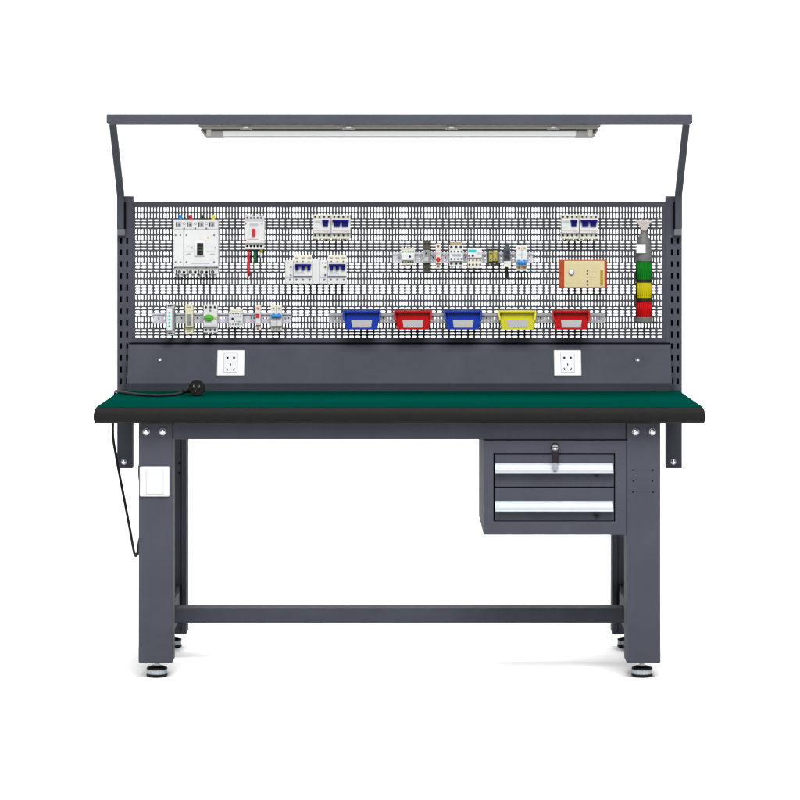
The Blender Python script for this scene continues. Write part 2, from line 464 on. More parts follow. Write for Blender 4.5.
# ------------------------------------------------------------------ drawer cabinet hung under the top
YD = 0.058
xl, xr = X(483.6, YD), X(626.2, YD); zt_, zb_ = Z(440.6, YD), Z(535, YD)
cab = thing('drawer_cabinet', ((xl + xr) / 2, YD + .29, zb_), 'grey steel two-drawer cabinet hung under the right end of the workbench', 'drawer cabinet')
b = MB('grey_powder_coat')
ox0, ox1, oz1, oz0 = X(493.4, YD), X(615.2, YD), Z(453.2, YD), Z(521.6, YD)
b.plate(xl, xr, zb_, zt_, YD, YD + 0.022, [(ox0, ox1, oz0, oz1)])
yk = YD + 0.022
b.box(xl, xl + .0015, yk, 0.62, zb_, zt_); b.box(xr - .0015, xr, yk, 0.62, zb_, zt_)
b.box(xl + .0015, xr - .0015, yk, 0.62, zt_ - .0015, zt_); b.box(xl + .0015, xr - .0015, yk, 0.62, zb_, zb_ + .0015)
b.box(xl + .0015, xr - .0015, 0.6185, 0.62, zb_ + .0015, zt_ - .0015)
for sx in (xl + .01, xr - .05): b.box(sx, sx + .04, 0.12, 0.58, zt_, ZB - .0012)
b.build('cabinet_body', cab)
YF = YD + 0.006
for y0, y1, hy0, lat in ((454.0, 486.6, 463.8, 0), (487.7, 520.8, 501.6, 1)):
    b = MB('grey_powder_coat')
    b.box(ox0 + .004, ox1 - .003, YF, YF + .018, Z(y1, YF), Z(y0, YF), 0.0012)
    b.box(ox0 + .012, ox1 - .012, YF + .018, YF + .48, Z(y1, YF) + .004, Z(y0, YF) - .02)
    dr = b.build('drawer', cab)
    zt1, zt2 = Z(hy0, YF - .012), Z(hy0 + 9.6, YF - .012)
    b = MB('aluminium')
    cove = []
    for k in range(11):                     # the pull sweeps forward from the drawer face to its lip
        t = k / 10
        cove.append((YF - .004 - .018 * t ** 2.2, zt1 + (zt2 + .0035 - zt1) * t))
    b.prism_x([(YF - .0002, zt1 + .001), (YF - .003, zt1 + .0008)] + cove + [(YF - .0228, zt2 + .0015), (YF - .0222, zt2), (YF - .018, zt2), (YF - .010, zt2 + .014), (YF - .0002, zt2 + .022)], X(495.3, YF - .012), X(613.3, YF - .012))
    b.build('drawer_handle', dr)
    m = MB('black_plastic'); m.pbox(594, hy0 + 9.8, 599.4, hy0 + (11.6 if not lat else 12.8), YF - .007, YF + .001, .0008)
    m.pbox(595.2, hy0 + 11.4, 598.2, hy0 + 13.4, YF - .005, YF + .001, .0006)
    if lat: m.pbox(594.3, hy0 + 14, 599.2, hy0 + 16.2, YF - .008, YF + .001, .0008)
    m.build('drawer_latch', dr)
c = (X(555, YD), YD, Z(447.2, YD))
m = MB('steel_dark'); m.lathe([(.0125, -.002), (.0125, .002), (.0105, .004)], c, 'y', 24)
m.use('zinc').lathe([(.0098, .002), (.0098, .012), (.0085, .0135)], c, 'y', 24)
m.use('hole_black').box(c[0] - .0085, c[0] + .0085, c[1] - .0139, c[1] - .012, c[2] - .0022, c[2] + .0012)
lock = m.build('lock', cab)
m = MB('zinc'); m.box(c[0] - .0045, c[0] + .0045, c[1] - .020, c[1] - .0136, c[2] - .0082, c[2] - .0030, .0012)
m.use('black_plastic').box(c[0] - .0095, c[0] + .0095, c[1] - .0215, c[1] - .0165, Z(462.4, YD), c[2] - .0070, .0022)
m.use('zinc').pbox(553.4, 462.2, 556.9, 470.6, YD - .0195, YD - .0182, .0004)
m.build('key', lock)

# ------------------------------------------------------------------ lamp under the canopy beam
yl = 0.50; zl1 = zb0 - 0.0005
lamp = thing('light_fixture', (0, yl + .03, zl1), 'long pale grey tube light fixture clipped under the canopy beam', 'lamp')
zz = lambda py: Z(py, yl)
b = MB('lamp_housing')
b.prism_y([(X(198.2, yl), zz(125.0)), (X(600.8, yl), zz(125.0)), (X(600.2, yl), zz(127.2)), (X(597.4, yl), zz(128.9)), (X(201.6, yl), zz(128.9)), (X(198.8, yl), zz(127.2))][::-1], yl, yl + .062)
b.build('lamp_housing', lamp)
b = MB('lamp_gasket'); b.box(X(200.4, yl), X(598.6, yl), yl + .004, yl + .058, zz(131.2), zz(128.95)); b.build('lamp_gasket', lamp)
for sx in (-1, 1):
    b = MB('lamp_end')
    x = lambda px: X(px, yl) if sx < 0 else -X(px, yl)
    pts = [(x(200.2), zz(129.1)), (x(223), zz(129.1)), (x(223), zz(138.2)), (x(206.0), zz(138.2)), (x(204.8), zz(137.4))]
    b.prism_y(pts if sx < 0 else pts[::-1], yl + .002, yl + .06)
    xa, xb = sorted((x(206.5), x(211)))
    b.use('lamp_housing').box(xa, xb, yl - .001, yl + .01, zz(136.6), zz(129.3), .001)
    b.use('lamp_gasket').prism_y([(x(201.6), zz(129.3)), (x(206.2), zz(129.3)), (x(206.2), zz(133.6)), (x(204.0), zz(132.2))][::(1 if sx < 0 else -1)], yl + .0010, yl + .01)
    xa, xb = sorted((x(211.4), x(222.8)))
    b.use('lamp_gasket').box(xa, xb, yl + .0008, yl + .01, zz(131.3), zz(129.3), .0005)
    b.build('end_cap', lamp)
b = MB('lamp_diffuser')
r0 = []
for k in range(9):
    a = PI * k / 8
    r0.append((yl + .031 - .028 * math.cos(a), zz(136.2) - .0045 * math.sin(a)))
b.prism_x([(yl + .003, zz(131.25))] + r0 + [(yl + .059, zz(131.25))], X(223.1, yl), X(575.9, yl))
b.use('lamp_end').box(X(223.2, yl), X(575.8, yl), yl + .0022, yl + .005, zz(138.1), zz(137.2), .0003)
b.build('diffuser', lamp)
for px in (246, 348.5, 451.5, 553.5):
    b = MB('lamp_housing'); b.pbox(px - 4, 125.4, px + 4, 129.4, yl - .004, yl + .002, .0008)
    b.pbox(px - 6, 126.2, px - 4.2, 129.8, yl - .003, yl + .002, .0006); b.pbox(px + 4.2, 126.2, px + 6, 129.8, yl - .003, yl + .002, .0006)
    b.use('white_plastic').pbox(px - 2.2, 126.3, px + 2.2, 128.2, yl - .0052, yl, .0006)
    b.build('clip', lamp)

# ------------------------------------------------------------------ devices on the perforated panel
PB = 0.8022            # front of the panel
def loc_px(px, py, y): return (X(px, y), PB, Z(py, y))

# big moulded breaker with four coloured caps
yf = 0.735
t = thing('moulded_breaker', loc_px(196, 276, yf), 'large white four-pole moulded circuit breaker with black toggle and coloured caps', 'circuit breaker')
m = MB('breaker_white')
m.pbox(173.4, 229.6, 218.4, 267.0, yf, PB, .0025)
m.pbox(173.6, 219.6, 218.2, 229.5, yf + .012, PB, .002)
m.pbox(173.6, 267.1, 218.2, 274.2, yf + .012, PB, .002)
for k in range(8): m.pbox(174.6 + k * 5.6, 274.3, 177.2 + k * 5.6, 277, yf + .02, PB, .001)
m.use('seam_grey')
m.pbox(183.1, 230.2, 183.5, 266.4, yf - .0002, yf + .01, 0)
m.pbox(174, 229.2, 218, 229.9, yf + .0117, yf + .02, 0); m.pbox(174, 266.7, 218, 267.4, yf + .0117, yf + .02, 0)
m.use('print_grey')
for a, b_, y in ((184, 193.2, 251.6), (206.4, 215.6, 251.6)): m.pbox(a, y - .2, b_, y + .2, yf - .0003, yf + .01, 0)
for a, b_, y in ((186.5, 190.8, 254), (210.4, 214.4, 254)): m.pbox(a, y - .35, b_, y + .35, yf - .0003, yf + .01, 0)
for bx_ in (187, 210.8):
    for q in range(3): m.pbox(bx_ + q * 1.5, 246.6 - q, bx_ + q * 1.5 + .9, 247 - q, yf - .0003, yf + .01, 0)
m.use('seam_grey')
for bx_ in (192.2, 215.4): m.prism_y([(X(bx_ - 1.8, yf), Z(247.8, yf)), (X(bx_ + .3, yf), Z(246, yf)), (X(bx_ + .3, yf), Z(249.6, yf))], yf - .0004, yf + .01)
m.use('print_blue'); m.pbox(191, 263.1, 210, 263.9, yf - .0003, yf + .01, 0); m.pbox(209, 258.8, 213.4, 259.3, yf - .0003, yf + .01, 0)
m.use('terminal_grey')
for px in (175.5, 180.4, 186.5, 214.1):
    for py in (235.1, 262.0): m.dot(px, py, .95, yf, .0006)
m.use('wire_yellow').dot(208, 237.6, 1.0, yf, .0006)
m.use('terminal_grey')
for px in (184.2, 195.3, 206.4): m.dot(px, 228.4, .9, yf + .0115, .0006)
for px in (174.6, 184.2, 195.3, 206.4, 216.6): m.dot(px, 267.6, .7, yf + .0115, .0006)
m.use('hole_black')
for px in (184, 195.2, 206.5): m.dot(px, 272.2, 1.45, yf + .0117, .0005)
m.use('print_grey')
for px in (184.2, 195.3, 206.4): m.dot(px, 223.6, 1.5, yf + .0117, .0005); m.use('breaker_white').dot(px, 223.6, 1.05, yf + .0113, .0004); m.use('print_grey')
m.build('breaker_body', t)
m = MB('white_plastic'); m.pbox(194.4, 241.6, 205, 256.2, yf - .004, yf + .001, .002)
tf = m.build('toggle_frame', t)
m = MB('black_plastic'); m.pbox(197, 243, 203.3, 255.4, yf - .0055, yf, .0006); m.pbox(197.6, 246.8, 202.7, 251.4, yf - .018, yf - .004, .0015)
m.use('terminal_grey'); m.pbox(198.8, 249.9, 201.6, 250.4, yf - .0184, yf - .017, 0); m.pbox(199.2, 253, 201.2, 253.4, yf - .0059, yf - .005, 0)
m.build('toggle', tf)
for px, cm in ((179.6, 'cap_blue'), (190.1, 'cap_red'), (202.2, 'cap_green'), (212.6, 'cap_yellow')):
    m = MB(cm); m.lathe([(1.8 / S(yf), 0), (1.9 / S(yf), .003), (1.9 / S(yf), .013), (1.5 / S(yf), .0165)], (X(px, yf), yf + .03, Z(220, yf)), 'z', 18)
    m.build('phase_cap', t)
for px in (179.4, 190.4, 201.7, 212.6):
    m = MB('terminal_dark'); m.use('seam_grey').pbox(px - 3.7, 221.8, px + 1.9, 227, yf + .0116, yf + .02, .0002); m.use('terminal_dark').pbox(px - 3.5, 222.2, px - 2.5, 226.4, yf + .0112, yf + .02, .0002)
    m.use('terminal_grey').dot(px, 224.8, 1.15, yf + .0114, .0012)
    m.build('terminal', t)
    m = MB('terminal_dark'); m.dot(px, 272.1, 1.75, yf + .0114, .0008); m.pbox(px - 3.7, 269.4, px - 2.5, 275, yf + .0112, yf + .02, .0003)
    m.use('terminal_grey').dot(px, 272.1, .75, yf + .0104, .0012)
    m.build('terminal', t)

# switch with three cut wires hanging out
yf = 0.742
t = thing('disconnect_switch', loc_px(254, 250, yf), 'white switch with red button and three short cut wires hanging below', 'electrical switch')
m = MB('breaker_white'); m.pbox(244.2, 221.5, 264.6, 243.4, yf, PB, .002); m.pbox(244.8, 216, 264, 221.4, yf + .01, PB, .0015); m.pbox(244.8, 243.5, 264, 249.4, yf + .01, PB, .0015)
for k in range(4): m.pbox(245.4 + k * 5.1, 214.3, 247.8 + k * 5.1, 217, yf + .018, PB, .0008)
m.use('seam_grey')
m.pbox(245.2, 218.6, 263.6, 219.1, yf + .0097, yf + .02, 0)
m.use('print_pale'); m.pbox(249.6, 223.4, 258, 226, yf - .0003, yf + .01, 0); m.pbox(249, 229, 249.4, 236, yf - .0003, yf + .01, 0); m.pbox(258.4, 229, 258.8, 236, yf - .0003, yf + .01, 0)
m.use('print_pink').pbox(247.5, 238.9, 258.5, 239.8, yf - .0003, yf + .01, 0)
for px, py, cm in ((245.7, 224, 'cap_red'), (262, 224, 'terminal_grey'), (245.7, 240.2, 'cap_red'), (262, 240.2, 'wire_yellow')): m.use(cm).dot(px, py, .75, yf, .0005)
m.build('switch_body', t)
m = MB('red_button'); m.pbox(252, 228.8, 255.4, 236.2, yf - .006, yf + .001, .001); m.build('button', t)
for px in (247.2, 250.8, 254.2, 257.6, 261):
    m = MB('hole_black'); m.dot(px, 246.2, 1.15, yf + .0102, .0006); m.build('terminal', t)
    m = MB('terminal_grey'); m.dot(px, 217.8, 1.0, yf + .0102, .0006); m.build('terminal', t)
for px, y1, y2, cm, r in ((248.4, 276, 279.6, 'wire_red', 1.5), (255.3, 263.2, 268.8, 'wire_green', 1.45), (261.6, 253.5, 257.5, 'wire_yellow', 1.6)):
    m = MB(cm); yw = yf + .022
    dx = .5 if cm == 'wire_red' else -.4
    pts = [(X(px + dx * q, yw), yw + .004 * math.sin(q * 3), Z(248.8 + (y1 - 248.8) * q, yw)) for q in (0, .25, .5, .75, 1)]
    m.tube(pts, r / S(yw), 12)
    e = pts[-1]
    m.use('breaker_cream').tube([(e[0], e[1], e[2] + .002), (e[0] - .001, e[1], Z(y2, yw))], .55 * r / S(yw), 8)
    m.build('wire', t)

# paired small breakers with navy toggles: one narrow toggle, one bridged
def breaker_single():
    yf = 0.738
    t = thing('circuit_breaker', loc_px(322, 239, yf), '', 'circuit breaker', 'white breakers with navy toggles')
    m = MB('breaker_cream'); m.pbox(313.3, 214.6, 330.9, 239, yf + .012, PB, .0012)
    m.use('breaker_white').pbox(313.4, 218.9, 330.8, 233.0, yf, PB, .0012)
    m.use('print_pink'); m.pbox(314, 230.7, 329.8, 231.3, yf - .0003, yf + .01, 0); m.pbox(324, 231.7, 329.4, 232, yf - .0003, yf + .01, 0)
    m.use('print_pale'); m.pbox(314.6, 220.6, 320.6, 223.2, yf - .0003, yf + .01, 0); m.pbox(314.6, 226.8, 319.4, 227.2, yf - .0003, yf + .01, 0); m.pbox(314.6, 228, 318.4, 228.4, yf - .0003, yf + .01, 0)
    for k in range(4): m.use('breaker_cream').pbox(314.4 + 4.3 * k, 239.1, 316.6 + 4.3 * k, 240.4, yf + .02, PB, .0006)
    m.build('breaker_body', t)
    m = MB('navy_toggle'); m.pbox(322.1, 219.6, 328.6, 222.2, yf - .012, yf, .0012); m.pbox(322.9, 222, 328.0, 226.2, yf - .007, yf, .001); m.build('toggle', t)
    for px in (315.1, 319.6, 324.1, 328.8):
        for py in (216.9, 235.3):
            m = MB('terminal_dark'); m.dot(px, py, 1.05, yf + .0115, .0008); m.build('terminal', t)
    return t
def breaker_bridged():
    yf = 0.738
    t = thing('circuit_breaker', loc_px(341, 239, yf), '', 'circuit breaker', 'white breakers with navy toggles')
    m = MB('breaker_cream'); m.pbox(331.3, 214.6, 350.5, 239, yf + .012, PB, .0012)
    m.use('breaker_white').pbox(331.4, 218.9, 350.4, 233.0, yf, PB, .0012)
    m.use('print_pink'); m.pbox(332.2, 230.7, 349.4, 231.3, yf - .0003, yf + .01, 0); m.pbox(343, 231.7, 349, 232, yf - .0003, yf + .01, 0)
    m.use('print_pale'); m.pbox(333, 227.4, 339.6, 227.8, yf - .0003, yf + .01, 0); m.pbox(342, 227.4, 348, 227.8, yf - .0003, yf + .01, 0); m.pbox(340.7, 219.4, 341.0, 232.4, yf - .0003, yf + .01, 0)
    for k in range(4): m.use('breaker_cream').pbox(333 + 4.5 * k, 239.1, 335.2 + 4.5 * k, 240.4, yf + .02, PB, .0006)
    m.build('breaker_body', t)
    m = MB('navy_toggle'); m.pbox(332.2, 219.6, 349, 222.2, yf - .012, yf, .0012)
    m.pbox(333.8, 222, 340.0, 226.3, yf - .007, yf, .001); m.pbox(341.8, 222, 347.8, 226.3, yf - .007, yf, .001); m.build('toggle', t)
    for px in (334.3, 338.8, 343.3, 348):
        for py in (216.9, 235.3):
            m = MB('terminal_dark'); m.dot(px, py, 1.05, yf + .0115, .0008); m.build('terminal', t)
    return t
p1 = breaker_single(); p1['label'] = 'white breaker with one small navy toggle, in the pair right of the cut wires'
p2 = breaker_bridged(); p2['label'] = 'white breaker with wide bridged navy toggle, in the pair above the double leakage breakers'
dx = 248.2 / S(.738)
for p, lab in ((p1, 'white breaker with one small navy toggle, in the pair above the orange box'),
               (p2, 'white breaker with wide bridged navy toggle, in the pair nearest the signal tower')):
    q = copy_tree(p); q.location.x += dx; q['label'] = lab

# two leakage breakers side by side, comb-shaped toggles
def leakage(block):
    yf = 0.738
    t = thing('leakage_breaker', loc_px(300.5, 284, yf), '', 'circuit breaker', 'leakage breakers with three-tooth toggles')
    m = MB('breaker_white'); m.pbox(285.2, 260.6, 293.3, 283.8, yf + .006, PB, .0012); m.pbox(293.4, 262.6, 312.4, 276, yf, PB, .0012); m.pbox(293.4, 276.1, 312.4, 283.8, yf + .008, PB, .0012)
    if block: m.pbox(312.5, 259.4, 319.3, 283.8, yf + .006, PB, .0012)
    m.use('breaker_cream').pbox(293.6, 255.4, 312.2, 262.5, yf + .01, PB, .0012)
    m.use('print_lilac'); m.pbox(286, 276.4, 293.2, 277.9, yf + .0057, yf + .01, 0); m.pbox(294, 276.5, 312, 277.9, yf + .0077, yf + .02, 0)
    m.use('print_pale'); m.pbox(295, 272, 302, 272.5, yf - .0003, yf + .01, 0); m.pbox(295, 273.6, 305, 274.1, yf - .0003, yf + .01, 0)
    for k in range(3): m.use('tan_screw').pbox(295 + k * 6.2, 257.2, 298.6 + k * 6.2, 258.6, yf + .0096, yf + .02, .0003)
    for k in range(5): m.use('breaker_white').pbox(286.4 + 6 * k, 283.9, 289 + 6 * k, 285.4, yf + .02, PB, .0006)
    m.use('terminal_grey')
    for px in (288, 291): m.dot(px, 262.8, .7, yf + .0058, .0005)
    for px in (297, 303, 309): m.dot(px, 261.3, .8, yf + .0098, .0005)
    m.build('breaker_body', t)
    m = MB('navy_toggle'); m.pbox(294.3, 264, 311.1, 266.4, yf - .012, yf, .0012)
    for px in (295.4, 301.2, 307.2): m.pbox(px, 266.2, px + 3.2, 270.1, yf - .007, yf, .001)
    m.build('toggle', t)
    m = MB('brown_screw'); m.dot(290.9, 267, 1.0, yf + .0056, .002); m.build('test_button', t)
    m = MB('navy_dot'); m.dot(290.9, 275, .9, yf + .0056, .0012); m.build('indicator', t)
    for px in (290, 296.5, 303, 309.5):
        m = MB('terminal_grey'); m.dot(px, 279.6, 1.15, (yf + .0054) if px < 293 else yf + .0074, .0008); m.build('terminal', t)
    return t
a = leakage(True); a['label'] = 'left of two joined leakage breakers with navy comb toggle, under the red and green wires'
q = leakage(False); q.location.x += 34.3 / S(.738)
q['label'] = 'right of two joined leakage breakers with navy comb toggle, below the white breaker pair'

# ---- DIN rails
def rail(x0, x1, y0, y1, mm, label, slots):
    yr = 0.789
    m = MB(mm); h = (y1 - y0)
    zz = lambda py: Z(py, yr)
    hs = [(X(a, yr), X(b_, yr), zz((y0 + y1) / 2 + .9), zz((y0 + y1) / 2 - .9)) for a, b_ in slots]
    m.plate(X(x0, yr), X(x1, yr), zz(y1 - 2.2), zz(y0 + 2.2), yr + .0062, yr + .0075, hs)
    for a, b_ in ((y0, y0 + 1.5), (y1 - 1.5, y1)): m.box(X(x0, yr), X(x1, yr), yr, yr + .0013, zz(b_), zz(a))
    for a, b_ in ((y0 + 1.6, y0 + 2.1), (y1 - 2.1, y1 - 1.6)): m.box(X(x0, yr), X(x1, yr), yr + .0002, yr + .0075, zz(b_), zz(a))
    m.use('zinc')
    for px in (x0 + 6, x1 - 6): m.dot(px, (y0 + y1) / 2, 1.0, yr + .006, .002)
    m.use(mm).box(X(x0 + 5, yr), X(x0 + 7, yr), yr + .0076, PB, zz((y0 + y1) / 2 + 1), zz((y0 + y1) / 2 - 1))
    m.box(X(x1 - 7, yr), X(x1 - 5, yr), yr + .0076, PB, zz((y0 + y1) / 2 + 1), zz((y0 + y1) / 2 - 1))
    o = m.build('din_rail', None, base=True)
    tag(o, label, 'rail', 'mounting rails on the perforated panel')
rail(392.8, 533, 252.2, 262.8, 'rail_steel', 'short light steel mounting rail holding the middle row of devices', [(a, a + 1.6) for a in (398, 419, 432.4, 444.4, 465, 484.2, 500.6, 512.6, 529)])
rail(152.6, 291.4, 312.4, 323.6, 'rail_steel', 'short light steel mounting rail holding the lower left row of devices', [(a, a + 1.5) for a in (153.4, 163, 180.6, 196.6, 220.2, 224, 250.6, 253, 263.4, 266.4, 284.6, 287.6)])
rail(328.6, 605, 313.4, 322.8, 'rail_grey', 'long grey mounting rail behind the five coloured bins', [(a, a + 1.3) for a in (334.6, 337.8, 382.6, 386.4, 390, 434.6, 438.2, 441, 486, 490, 494, 540, 544, 548, 592.4, 595.6, 599)])

YR = 0.7885            # devices clip on the rails here
def dev(name, px, py, yf, label, cat, group=None): return thing(name, (X(px, yf), YR, Z(py, yf)), label, cat, group)
def part(name, mm, t, *boxes, bev=.0008):
    m = MB(mm)
    for (x0, y0, x1, y1, yf) in boxes: m.pbox(x0, y0, x1, y1, yf, YR, bev)
    return m.build(name, t)
def dots(name, mm, t, pts, r, yf, h=.0008):
    for px, py in pts:
        m = MB(mm); m.dot(px, py, r, yf, h); m.build(name, t)

# middle row
yf = 0.745
t = dev('relay', 408, 265, yf, 'small white relay with mint green terminal dots at left end of middle rail', 'relay')
m = MB('breaker_cream'); m.pbox(401, 248.2, 414.8, 265, yf + .01, YR, .001); m.use('breaker_white').pbox(402, 253.6, 414, 260.2, yf, YR, .001)
m.use('print_pink').pbox(402, 248.9, 414, 249.5, yf + .0097, yf + .02, 0)
m.use('breaker_white')
for k in range(4): m.pbox(401.6 + 3.4 * k, 247, 403.6 + 3.4 * k, 248.4, yf + .016, YR, .0005); m.pbox(401.6 + 3.4 * k, 264.8, 403.6 + 3.4 * k, 266, yf + .016, YR, .0005)
m.build('relay_body', t)
dots('terminal', 'mint_dot', t, [(402.8 + 2.6 * k, 251.6) for k in range(5)], .95, yf + .0096)
dots('terminal', 'terminal_dark', t, [(402.8 + 2.6 * k, 262.2) for k in range(5)], .75, yf + .0096)
dots('indicator', 'navy_dot', t, [(409.9, 256.6)], 1.2, yf)

t = dev('terminal_block', 427, 272, yf, 'tall olive and grey terminal relay on the middle rail', 'relay')
part('end_block', 'olive_plastic', t, (423.3, 240.6, 430.6, 250, yf + .01)); part('end_block', 'olive_plastic', t, (423.3, 263, 430.8, 272, yf + .01))
m = MB('mid_grey_plastic'); m.pbox(423, 250.1, 430, 262.9, yf, YR, .001); m.use('terminal_dark').dot(426, 253.4, .8, yf); m.use('print_pale').pbox(424.6, 257, 428.4, 261, yf - .0003, yf + .01, 0)
m.use('pale_grey_plastic').pbox(423.8, 250.6, 424.4, 262.4, yf - .0006, yf + .01, 0); m.build('relay_body', t)
dots('terminal', 'terminal_dark', t, [(425.2, 243.6), (428.8, 243.6), (425.2, 268.4), (428.8, 268.4)], .9, yf + .0096)

t = dev('pilot_lamp', 438.2, 268.6, yf, 'slim blush white pilot module with round red button on middle rail', 'indicator')
m = MB('blush_plastic'); m.pbox(435.6, 243.8, 440.8, 250.4, yf + .008, YR, .001); m.pbox(435.8, 250.5, 440.8, 263.4, yf, YR, .001); m.pbox(435.6, 263.5, 440.8, 268.6, yf + .008, YR, .001)
m.use('print_pale').pbox(436.4, 252, 440, 255, yf - .0003, yf + .01, 0)
m.build('module_body', t)
dots('button', 'red_button', t, [(438.2, 259.4)], 2.2, yf, .004); dots('terminal', 'brown_screw', t, [(438.2, 246.2), (438.2, 266.2)], 1.15, yf + .0076)

t = dev('contactor', 456, 267, yf, 'white contactor with rows of large dark terminals in centre of middle rail', 'contactor')
m = MB('breaker_white'); m.pbox(449.2, 245, 463.2, 249.6, yf + .008, YR, .001); m.pbox(449.4, 249.7, 463, 261.2, yf, YR, .001); m.pbox(449.2, 261.3, 463.2, 266, yf + .008, YR, .001)
m.use('tan_screw').pbox(450, 242, 462.4, 244.9, yf + .014, YR, .0008)
m.use('print_lilac').pbox(452.4, 254, 461, 256.6, yf - .0003, yf + .01, 0)
m.use('pale_grey_plastic').pbox(450.6, 266.1, 453.6, 268.2, yf + .012, YR, .0006); m.pbox(458.4, 266.1, 461.6, 268.2, yf + .012, YR, .0006)
m.build('contactor_body', t)
dots('terminal', 'terminal_dark', t, [(px, py) for py in (247.1, 263.4) for px in (451.4, 456.1, 460.8)], 1.4, yf + .0076)
dots('terminal', 'terminal_dark', t, [(451.2 + 3.4 * k, py) for py in (251.6, 259) for k in range(4)], .95, yf - .0002)

t = dev('timer_relay', 475, 268, yf, 'white timer relay with turquoise label strip on the middle rail', 'relay')
m = MB('breaker_white'); m.pbox(467.8, 248.4, 481.8, 257.8, yf, YR, .001); m.use('breaker_cream').pbox(467.8, 257.9, 481.8, 268, yf + .006, YR, .001)
m.use('turquoise').pbox(468.3, 249.6, 476.2, 252.4, yf - .0006, yf + .01, .0002)
m.use('print_pale').pbox(477.4, 251.4, 481, 255, yf - .0003, yf + .01, 0)
m.build('relay_body', t)
dots('indicator', 'magenta', t, [(469, 256)], 1.0, yf); dots('indicator', 'navy_dot', t, [(472.8, 255.8)], 1.3, yf)
dots('terminal', 'brown_screw', t, [(469.4 + 3.6 * k, 260.2) for k in range(4)], .95, yf + .0056); dots('terminal', 'terminal_dark', t, [(469.4 + 3.6 * k, 264.6) for k in range(4)], 1.1, yf + .0056)

t = dev('relay', 493, 266.5, yf, 'smoky black plug-in relay with amber coil showing on middle rail', 'relay')
part('relay_base', 'smoky_case', t, (487.6, 248.6, 498.8, 266.4, yf + .012))
m = MB('amber_coil'); m.pbox(488.8, 251.2, 492.4, 261.6, yf, YR, .0015); m.pbox(493.4, 250.6, 497.4, 261.2, yf + .002, YR, .0015)
m.use('tan_screw').pbox(492.6, 251, 493.3, 261, yf + .004, YR, .0003); m.use('terminal_dark'); m.dot(490.6, 259.4, .8, yf); m.dot(495.6, 259, .8, yf + .002)
m.pbox(489.4, 253.4, 492, 254.2, yf - .0005, yf + .01, .0002)
m.build('coil', t)
dots('terminal', 'bracket_beige', t, [(489.8, 264), (494.6, 263.2)], 1.0, yf + .0116)

t = dev('proximity_sensor', 507.5, 278, yf, 'slate sensor with white collar and black plug hanging from middle rail', 'sensor')
m = MB('slate_plastic'); m.pbox(503.8, 246.6, 510.4, 261, yf, YR, .001); m.use('olive_plastic').pbox(504.6, 244.8, 509.4, 247.4, yf + .006, YR, .0008)
m.use('terminal_dark').pbox(505.6, 250.4, 509, 253.6, yf - .001, yf + .01, .0004); m.pbox(505.6, 255.4, 509, 258.4, yf - .001, yf + .01, .0004)
m.build('sensor_body', t)
part('collar', 'breaker_cream', t, (503.9, 261.1, 510.8, 267, yf - .002))
m = MB('black_plastic'); c = (X(506.6, yf), yf + .014, Z(278, yf)); m.lathe([(.0042, 0), (.0048, .003), (.0048, .02), (.0062, .024), (.0062, .0345)], c, 'z', 16); m.build('plug', t)

def two_pole(px, py, label, upper):
    yf = 0.742
    x0, x1, y0, y1 = px - 5.6, px + 5.6, py - 12.8, py + 12.6
    t = dev('circuit_breaker', px, y1, yf, label, 'circuit breaker', 'two-pole breakers with sky blue toggles')
    m = MB('breaker_cream'); 
    for a, b_ in ((x0, px - .1), (px + .1, x1)):
        m.use('breaker_cream'); m.pbox(a, y0, b_, y0 + 5, yf + .012, YR, .001); m.pbox(a, y1 - 5, b_, y1, yf + .012, YR, .001)
        m.use('breaker_white'); m.pbox(a, y0 + 5.1, b_, y1 - 5.1, yf, YR, .001)
    m.use('print_pale'); q = py - 4 if not upper else py + 4
    m.pbox(x0 + 1, q - .2, x1 - 3, q + .2, yf - .0003, yf + .01, 0); m.pbox(x0 + 1, q + 1.2, x1 - 5, q + 1.5, yf - .0003, yf + .01, 0)
    m.build('breaker_body', t)
    ty = py - 5.6 if upper else py + 1.4
    m = MB('sky_blue_toggle'); m.pbox(x0 + .5, ty + 1.6, x1 - .4, ty + 4.4, yf - .010, yf, .0015)
    for k in (-2.8, 2.7): m.lathe([(2.4 / S(yf), -.001), (2.4 / S(yf), .006), (1.8 / S(yf), .009)], (X(px + k, yf), yf, Z(ty + 2.5, yf)), 'y', 18)
    m.build('toggle', t)
    for k in (-2.8, 2.8):
        m = MB('tan_screw'); m.dot(px + k, y0 + 2.6, 1.15, yf + .0116, .001); m.build('terminal', t)
        m = MB('orange_screw' if not upper else 'tan_screw'); m.dot(px + k, y1 - 3.0, 1.2, yf + .0116, .001); m.build('terminal', t)
two_pole(521.8, 258.2, 'white two-pole breaker with sky blue toggle at right end of middle rail', False)
two_pole(276.3, 318.6, 'white two-pole breaker with sky blue toggle at right end of lower left rail', True)

# lower left row
yf = 0.738
t = dev('phase_monitor', 170, 335, yf, 'narrow white module with a column of turquoise dots', 'monitor relay')
m = MB('white_plastic'); m.pbox(166.6, 308.4, 172.2, 331, yf, YR, .001); m.use('pale_grey_plastic').pbox(166.8, 304.2, 174.4, 308.3, yf + .006, YR, .001); m.pbox(166.8, 331.1, 174.4, 335.2, yf + .006, YR, .001)
m.use('mid_grey_plastic').pbox(172.3, 308.4, 174.4, 331, yf + .005, YR, .001)
m.build('module_body', t)
dots('indicator', 'turquoise', t, [(169.5, 312.6), (169.3, 316), (169.5, 319.4), (169.3, 322.9), (169.3, 326.2)], 1.1, yf)
dots('terminal', 'terminal_dark', t, [(168.6, 306), (170.9, 305.8), (172.8, 305.8), (169, 333.4), (171.2, 333.4), (173, 333.2)], .85, yf + .0056)

